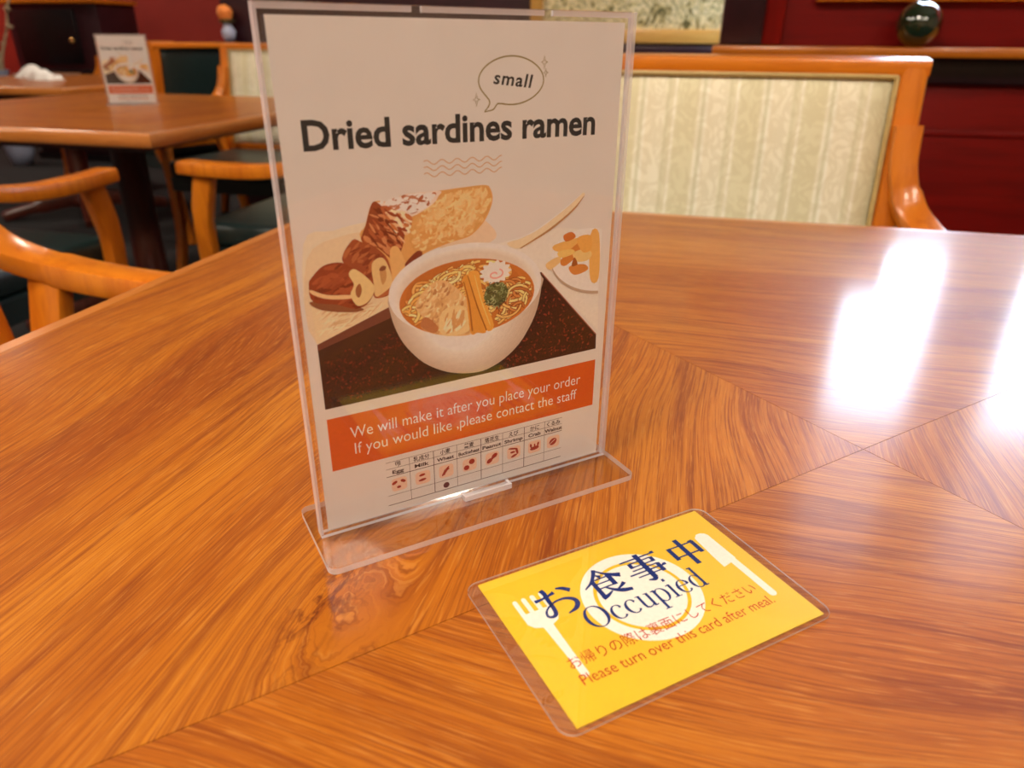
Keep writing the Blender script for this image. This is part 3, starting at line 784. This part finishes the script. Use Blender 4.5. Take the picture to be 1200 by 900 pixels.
# --- title, bubble, waves
P = Print(ILL)
P.text('Dried sardines ramen', -66.0, 61.6, 166.2, (26, 22, 22), 10.3, .027)
P.build('title_lettering', M['ink'], sheet, rot=RX, loc=PL)
P = Print(ILL); GOLD = (122, 92, 44)
bub = []
for i in range(49):
    a = math.radians(-108)+i/48*math.radians(318)
    bub.append((19.8+14.3*math.cos(a)*(1+.04*math.cos(2*a)), 188.4+9.0*math.sin(a)))
P.stroke(bub[::-1] and bub, .55, GOLD)
e0, e1 = bub[0], bub[-1]
P.stroke([e0, (13.2, 179.8), (11.4, 177.8), (7.4, 177.0)], [.55, .55, .55, .4], GOLD, 4)
P.stroke([(7.4, 177.0), (9.4, 179.2), (9.6, 181.2), e1], [.4, .55, .55, .55], GOLD, 4)
for sx_, sy_, q in ((z4(908, 190)[0], z4(908, 190)[1], 2.1), (z4(912, 222)[0], z4(912, 222)[1], 1.4), (z4(700, 305)[0], z4(700, 305)[1], 2.1)):
    st = []
    for i in range(4):
        a = PI/2*i
        st += [(sx_+q*(.72 if i % 2 == 0 else 1.25)*math.cos(a), sy_+q*(.72 if i % 2 == 0 else 1.25)*math.sin(a)), (sx_+q*.28*math.cos(a+PI/4), sy_+q*.28*math.sin(a+PI/4))]
    P.stroke(st+[st[0], st[1]], .32, GOLD)
P.text('small', 11.4, 29.3, 187.4, (30, 24, 22), 4.9, .02, .12, math.radians(-6), 1.12)
P.build('speech_bubble', M['ink'], sheet, rot=RX, loc=PL)
P = Print(ILL)
for k in range(3):
    y0 = 159.0-k*2.4
    P.stroke([(-19.6+35*i/60, y0+.85*math.sin(i/60*2*PI*5.2+.6)) for i in range(61)], .42, (184, 126, 86))
P.build('wavy_lines', M['ink'], sheet, rot=RX, loc=PL)
# --- banner
P = Print(ILL)
P.poly([(-69.1, 30.2), (69.7, 30.2), (69.7, 56.2), (-69.1, 56.2)], (184, 66, 20))
P.text('We will make it after you place your order', -59.5, 61.0, 44.5, (236, 216, 200), 5.6, -.006)
P.text('If you would like ,please contact the staff', -58.2, 59.2, 36.3, (236, 216, 200), 5.6, -.006)
P.build('orange_banner', M['ink'], sheet, rot=RX, loc=PL)
# --- allergen chart
P = Print(ILL); LINE = (70, 48, 44)
ROW = [3.9, 9.2, 19.6, 23.7, 27.3]; CX = [-44.8, -33.3, -21.1, -9.0, 4.0, 16.1, 28.5, 40.5, 51.0]
for i, y in enumerate(ROW): P.stroke([(CX[0], y), (CX[-1], y)], .34 if i in (0, 2) else .2, LINE)
for i, x in enumerate(CX[1:-1]): P.stroke([(x, ROW[0]), (x, ROW[4])], .34 if i in (1, 3, 5) else .2, LINE)
items = [('卵', 'Egg'), ('乳成分', 'Milk'), ('小麦', 'Wheat'), ('蕎麦', 'Buckwheat'), ('落花生', 'Peanut'), ('えび', 'Shrimp'), ('かに', 'Crab'), ('くるみ', 'Walnut')]
RED, PEACH = (140, 40, 30), (206, 150, 118)
for i, (jp, en) in enumerate(items):
    c = (CX[i]+CX[i+1])/2; wj = min(9.5, 2.7*len(jp)); we = min(11.3, 1.62*len(en)+.8)
    P.text(jp, c-wj/2, c+wj/2, 24.35, (50, 34, 34), 2.05 if len(jp) > 1 else 2.2, .02)
    P.text(en, c-we/2, c+we/2, 20.7, (50, 34, 34), 1.9, .03)
    P.poly([(c+.2+x, 14.4+y) for x, y in rounded(7.6, 7.0, 1.6, 3)], PEACH)
    for dx, dy, rx, ry, ro in {0: ((-2.3, 1.2, 1.5, .8, .5), (1.9, 1.3, 1.4, .8, -.5), (-.3, -1.5, 1.1, .7, 0)), 1: ((-.3, 1.5, 1.6, .7, .1), (-.3, -1.2, 2.0, .7, .1)), 2: ((-.4, 0, 3.1, .75, .9), (.2, .6, 1.6, .5, .3), (-.9, -.6, 1.6, .5, 1.5)),
                               3: ((-1.7, -1.4, 1.5, 1.4, 0), (1.2, 1.4, 1.6, 1.5, 0)), 4: ((-1.5, -1.1, 1.8, 1.2, .6), (1.2, 1.2, 1.8, 1.2, .6), (0, 0, 1.2, .7, .6)), 5: ((-.4, 2.2, 2.8, .5, -.2), (1.8, .4, .7, 2.0, .3), (.2, -2.0, 1.9, .7, .3), (-.6, .2, 1.5, .6, 0)),
                               6: ((0, -.8, 2.7, 1.1, .1), (-2.2, .9, .6, 1.3, .2), (2.0, 1.1, .6, 1.3, -.2), (0, .9, .5, .9, 0)), 7: ((-.2, 0, 2.4, 1.9, .6),)}[i]:
        P.z += .002; P.ell(c+.2+dx, 14.4+dy, rx, ry, RED, ro, 16, False)
P.z += .01; P.ell(-15.1, 6.5, 1.6, 1.6, (84, 40, 40), 0, 20)
P.stroke([(CX[7]+3.2, 13.2), (CX[7]+6.6, 15.6)], .35, PEACH, up=True)
P.build('allergen_chart', M['ink'], sheet, rot=RX, loc=PL)

far_sign = copy_tree(sign)
far_sign.location = (-2.02, 1.86, TOP+.0002); far_sign.rotation_euler = (0, 0, .52)
far_sign['label'] = 'acrylic menu stand standing on the farther table, reflected in its top'

# ------------------------------------------------------------------ laminated card
CARD_ROT = math.radians(41.608)
card = empty('table_card', (-.1098, -.1546, TOP+.0002), CARD_ROT)
tag(card, 'laminated yellow card reading Occupied in blue, lying on the table', 'card')
bm = prism([(x-.0008, y-.0002) for x, y in rounded(.1272, .0824, .006, 6)], 0, .00070); bm.normal_update()
body = prism([(x, y) for x, y in rounded(.1172, .0783, .0003, 1)], .0001, .00045)
obj('yellow_paper', body, plain('yellow_card_stock', (.72, .445, .006, 1), .4, .02, 80), card)
obj('laminate', two_tone(bm, lambda f: abs(f.normal.z) > .9), [M['film'], M['acrylic_edge']], card)
P = Print(None, .004)
WHITE, YEL, BLUE, BRICK = (232, 224, 208), (221, 178, 18), (2, 34, 104), (178, 34, 8)
P.ell(0, 3.4, 25.6, 25.6, WHITE, 0, 72)
P.ell(0, 3.4, 20.2, 20.2, YEL, 0, 72)
P.ell(0, 3.4, 18.6, 18.6, WHITE, 0, 72)
P.z += P.step
# fork
def cap(x0, y0, x1, y1, w_): 
    P.z += .0008; P.stroke([(x0, y0), (x1, y1)], w_, WHITE)
    for q in ((x0, y0), (x1, y1)): P.z += .0008; P.ell(q[0], q[1], w_/2, w_/2, WHITE, 0, 14, False)
for fx in (-49.6, -45.6, -41.6, -37.6): cap(fx, 22.6, fx, 13, 2.1)
P.poly([(-50.65, 15), (-36.55, 15), (-36.55, 9.6), (-38.2, 7.0), (-41.2, 5.6), (-46.0, 5.6), (-49.0, 7.0), (-50.65, 9.6)], WHITE)
P.poly([(-45.8, 6), (-41.4, 6), (-42.4, -20.6), (-44.8, -20.6)], WHITE); cap(-43.6, -20.2, -43.6, -21.2, 2.6); cap(-43.6, -5, -43.6, -20.8, 3.2)
# knife
P.poly([(46.0, 21.0), (47.2, 23.2), (49.0, 23.8), (50.6, 23.2), (51.4, 21.4), (51.4, 3.4), (43.4, 3.4), (43.0, 1.6), (44.0, 1.2), (44.6, 8)], WHITE)
P.poly([(44.2, 22.2), (46.6, 24.2), (49.4, 24.0), (51.0, 21.5), (51.0, 2.6), (42.6, .8), (43.0, 9.0)], WHITE)
cap(49.2, 3, 49.2, -20.6, 3.6)
P.z += P.step
# Japanese words in bold brush-serif strokes: x, y, width on a 100 grid
G = {'o': [([(6, 69, 9), (24, 70, 6), (44, 74, 6), (58, 78, 9)], 4), ([(34, 98, 11), (37, 84, 10), (35, 60, 9), (34, 34, 9), (30, 14, 9), (20, 8, 7), (11, 15, 6), (17, 32, 4), (40, 47, 4), (66, 50, 6), (86, 40, 9), (90, 24, 11), (78, 9, 9), (56, 2, 3)], 5), ([(68, 88, 4), (82, 82, 9), (96, 68, 12)], 4)],
     'shoku': [([(52, 99, 9), (42, 82, 8), (24, 62, 6), (2, 48, 3)], 4), ([(50, 97, 4), (66, 78, 6), (84, 64, 10), (99, 56, 13)], 4), ([(46, 80, 4), (54, 70, 10)], 0), ([(28, 66, 3.5), (74, 66, 3.5)], 0), ([(28, 67, 10), (28, 6, 10)], 0), ([(72, 69, 11), (72, 32, 11)], 0), ([(66, 70, 3), (78, 70, 8)], 0), ([(28, 51, 3.5), (72, 51, 3.5)], 0), ([(28, 35, 3.5), (72, 35, 3.5)], 0),
               ([(22, 4, 10), (36, 8, 8), (54, 17, 3)], 3), ([(46, 34, 4), (60, 18, 8), (76, 8, 11), (98, 2, 8)], 4), ([(92, 30, 9), (80, 22, 6), (66, 16, 3)], 3)],
     'ji': [([(2, 87, 4), (98, 87, 4)], 0), ([(88, 91, 3), (97, 88.5, 8)], 0), ([(50, 100, 12), (50, 8, 12)], 0), ([(50, 10, 12), (44, 3, 9), (30, 7, 3)], 3), ([(20, 76, 9), (20, 58, 9)], 0), ([(80, 76, 9), (80, 58, 9)], 0), ([(20, 75, 3.5), (80, 75, 3.5)], 0), ([(20, 61, 3.5), (80, 61, 3.5)], 0),
            ([(14, 49, 3.5), (84, 49, 3.5)], 0), ([(82, 50, 10), (82, 18, 10)], 0), ([(0, 37, 4), (99, 37, 4)], 0), ([(90, 41, 3), (99, 38, 8)], 0), ([(14, 24, 3.5), (84, 24, 3.5)], 0)],
     'naka': [([(14, 78, 11), (14, 30, 11)], 0), ([(86, 78, 11), (86, 30, 11)], 0), ([(14, 75, 4), (86, 75, 4)], 0), ([(76, 79, 3), (90, 78, 8)], 0), ([(14, 38, 4), (86, 38, 4)], 0), ([(50, 100, 12), (50, -2, 12)], 0)]}
for g, x0, y0, w_, h_ in (('o', -43.2, 7.4, 18.6, 17.2), ('shoku', -20.0, 7.6, 19.2, 17.6), ('ji', 2.2, 7.8, 19.2, 17.6), ('naka', 25.4, 8.0, 18.4, 17.6)):
    for pts, sm in G[g]:
        P.z += .0002
        P.stroke([(x0+a*w_/100, y0+b*h_/100) for a, b, c in pts], [c*w_/100*1.12 for a, b, c in pts], BLUE, sm)
P.z += P.step
# "Occupied" in a book serif
def arc(cx, cy, rx, ry, a0, a1, thick, thin, n=28):
    pts, wd = [], []
    for i in range(n+1):
        a = math.radians(a0+(a1-a0)*i/n); pts.append((cx+rx*math.cos(a), cy+ry*math.sin(a))); wd.append(thin+(thick-thin)*math.cos(a)**2)
    return pts, wd
S = []
def add(ox, pts, wd): S.append(([(ox+a, b) for a, b in pts], wd))
def ln(ox, x0, y0, x1, y1, w_): add(ox, [(x0, y0), (x1, y1)], w_)
ox = 0
add(ox, *arc(35, 34, 29, 33, 0, 360, 9, 2.5, 48)); ox += 73
for _ in range(2):
    add(ox, *arc(24, 22.5, 18, 21.5, 48, 322, 8, 2.5)); add(ox, [(33, 38), (38, 34)], [4, 8]); ox += 45
ln(ox, 11, 45, 11, 14, 7); add(ox, [(11, 15), (13, 5), (21, 2), (30, 4), (38, 11)], [7, 6, 4, 3, 2]); ln(ox, 38, 45, 38, 0, 7); ln(ox, 1, 44, 12, 44, 2.5); ln(ox, 28, 44, 39, 44, 2.5); ln(ox, 38, 1.5, 48, 2.5, 3); ox += 51
ln(ox, 11, 44, 11, -20, 7); add(ox, *arc(26, 22.5, 17, 21.5, -150, 150, 7.5, 2.5)); ln(ox, 1, 42, 12, 44, 3); ln(ox, 1, -20, 22, -20, 2.5); ox += 50
ln(ox, 13, 44, 13, 0, 7); ln(ox, 3, 42, 14, 44, 3); ln(ox, 2, 1, 24, 1, 2.5); add(ox, [(8.5, 62), (17.5, 62)], 9); ox += 28
add(ox, *arc(23, 22.5, 17.5, 21.5, 10, 322, 8, 2.5)); ln(ox, 7, 26.5, 40, 26.5, 2.8); ox += 45
add(ox, *arc(23, 22.5, 17, 21.5, 30, 330, 7.5, 2.5)); ln(ox, 38, 70, 38, 0, 7); ln(ox, 28, 68, 38, 69, 3); ln(ox, 38, 1.5, 48, 2.5, 3); ox += 50
kx = 59.0/ox; ky = .175
for pts, wd in S:
    P.z += .0002
    wl = wd if isinstance(wd, (list, tuple)) else [wd]*len(pts)
    P.stroke([(-29.2+a*kx, -4.7+b*ky) for a, b in pts], [q*kx*1.2 for q in wl], BLUE)
P.text('お帰りの際は裏面にしてください', -46.8, 44.6, -17.0, BRICK, 4.6, -.004)
P.text('Please turn over this card after meal.', -46.6, 46.3, -25.4, BRICK, 4.9, -.004)
P.build('card_print', M['card_ink'], card, loc=(0, 0, .00046))

# ------------------------------------------------------------------ glass ball on the ledge
gb = empty('glass_ball', (.425, WY-.045, .922)); tag(gb, 'dark green glass ball sitting on the wooden ledge', 'glass ball')
k = N('green_glass'); k.set(color=(.012, .030, .012, 1), rough=.04, spec=.9, coat=1.0, coat_rough=.02); M['gglass'] = k.m
R_ = .056
obj('ball', lathe([(R_*math.sin(a), .0568-R_*math.cos(a)) for a in [PI*i/24 for i in range(25)]], 36), M['gglass'], gb, smooth=True)
obj('neck', lathe([(.012, .108), (.010, .116), (.013, .122), (0, .123)], 20), M['gglass'], gb, smooth=True)

# ------------------------------------------------------------------ far left: cabinet, branches, napkins
cab = empty('cabinet', (-5.06, 4.95, 0)); tag(cab, 'black cabinet with a small brass knob standing behind the napkin table', 'cabinet')
obj('body', box(-.42, .42, -.20, .22, .06, 1.16, .006), M['plum'], cab)
d = obj('door', box(-.34, .22, -.222, -.2005, .74, 1.12, .004), M['black'], cab)
obj('knob', lathe([(.0, 0), (.016, .004), (.018, .014), (.010, .022), (0, .024)], 16), M['brass'], d, loc=(.17, -.2225, .905), rot=(PI/2, 0, 0))
obj('lower_door', box(-.38, .38, -.222, -.2005, .10, .70, .004), M['black'], cab)
obj('plinth', box(-.44, .44, -.22, .22, 0, .0598), M['black'], cab)
obj('cabinet_top', box(-.45, .45, -.23, .23, 1.1602, 1.19, .004), M['chair_wood'], cab)
vz = empty('branch_vase', (-5.38, 4.45, 0)); tag(vz, 'tall floor vase of pale dried branches beside the black cabinet', 'vase')
obj('vase', lathe([(.07, 0), (.10, .1), (.13, .35), (.09, .58), (.06, .66), (.075, .70), (.05, .69), (.045, .60)], 24), M['greyblue'], vz, smooth=True)
for i in range(7):
    a = rnd.uniform(0, 6.28); pth = [Vector((0, 0, .60))]
    for j in range(6): pth.append(pth[-1]+Vector((math.cos(a)*.03*(j > 1)+rnd.uniform(-.03, .03), math.sin(a)*.02+rnd.uniform(-.02, .02), rnd.uniform(.07, .13))))
    br = obj('branch', tube(crom(pth, 3), [.014, .012, .010, .008, .006], 6), M['cream_bark'], vz)
    bm = bmesh.new()
    for q in pth[2:]:
        m_ = Matrix.Translation(q+Vector((rnd.uniform(-.03, .03), 0, 0))) @ Matrix.Diagonal((1, 1, .7, 1)); bmesh.ops.create_icosphere(bm, subdivisions=1, radius=rnd.uniform(.016, .028), matrix=m_)
    obj('blossoms', bm, M['cream_bark'], br)
def napkin(x, y, rz, lab, seed):
    rr = random.Random(seed); bm = bmesh.new(); n = 14
    G_ = []
    for j in range(n+1):
        for i in range(n+1):
            u, v = i/n*2-1, j/n*2-1; d_ = max(abs(u), abs(v)); h = max(0, 1-d_**3)*.042*(1+.35*math.sin(3*u+seed)+.25*math.sin(5*v-u*2+seed))
            G_.append(bm.verts.new((u*.078*(1+.1*math.sin(v*3+seed)), v*.055*(1+.12*math.cos(u*4)), .001+h)))
    for j in range(n):
        for i in range(n): a = j*(n+1)+i; bm.faces.new((G_[a], G_[a+1], G_[a+n+2], G_[a+n+1]))
    ed = [e for e in bm.edges if e.is_boundary]
    ex_ = bmesh.ops.extrude_edge_only(bm, edges=ed); 
    for v in [g for g in ex_['geom'] if isinstance(g, bmesh.types.BMVert)]: v.co.z = 0
    bmesh.ops.holes_fill(bm, edges=[e for e in bm.edges if e.is_boundary], sides=0)
    o = obj('napkin', bm, M['white_cloth'], None, (x, y, TOP+.0005), (0, 0, rz), True); tag(o, lab, 'napkin', 'crumpled white napkins')
napkin(-3.84, 3.24, .3, 'crumpled white napkin beside the brown menu folder', 1)
napkin(-3.56, 3.06, -.2, 'crumpled white napkin on the far table, away from the brown folder', 4)
mf = empty('menu_folder', (-3.965, 3.48, TOP), .2); tag(mf, 'flat brown menu folder lying on the far table', 'menu folder')
obj('back_cover', box(-.15, .15, -.105, .105, 0, .0025), M['brown_cover'], mf)
obj('pages', box(-.145, .145, -.10, .10, .0026, .0085), M['paper'], mf)
obj('front_cover', box(-.15, .15, -.105, .105, .0086, .011), M['brown_cover'], mf)

# orange flower ornament on the dark ledge
fv = empty('flower_vase', (-2.40, WB-.05, .915)); tag(fv, 'small grey-blue vase with a round orange flower on the dark ledge', 'vase')
obj('vase', lathe([(.018, 0), (.03, .02), (.034, .045), (.02, .07), (.016, .085)], 20), M['greyblue'], fv, smooth=True)
obj('leaves', lathe([(.0, .07), (.035, .085), (.04, .092), (.01, .10)], 12), M['olive'], fv)
obj('stem', tube([Vector((0, 0, .06)), Vector((-.004, 0, .10))], .004, 6), M['olive'], fv)
bm = bmesh.new(); bmesh.ops.create_icosphere(bm, subdivisions=3, radius=.036, matrix=Matrix.Translation((-.006, 0, .125)))
for v in bm.verts: v.co += (v.co-Vector((-.006, 0, .125)))*rnd.uniform(-.10, .10)
obj('flower', bm, M['amber'], fv)
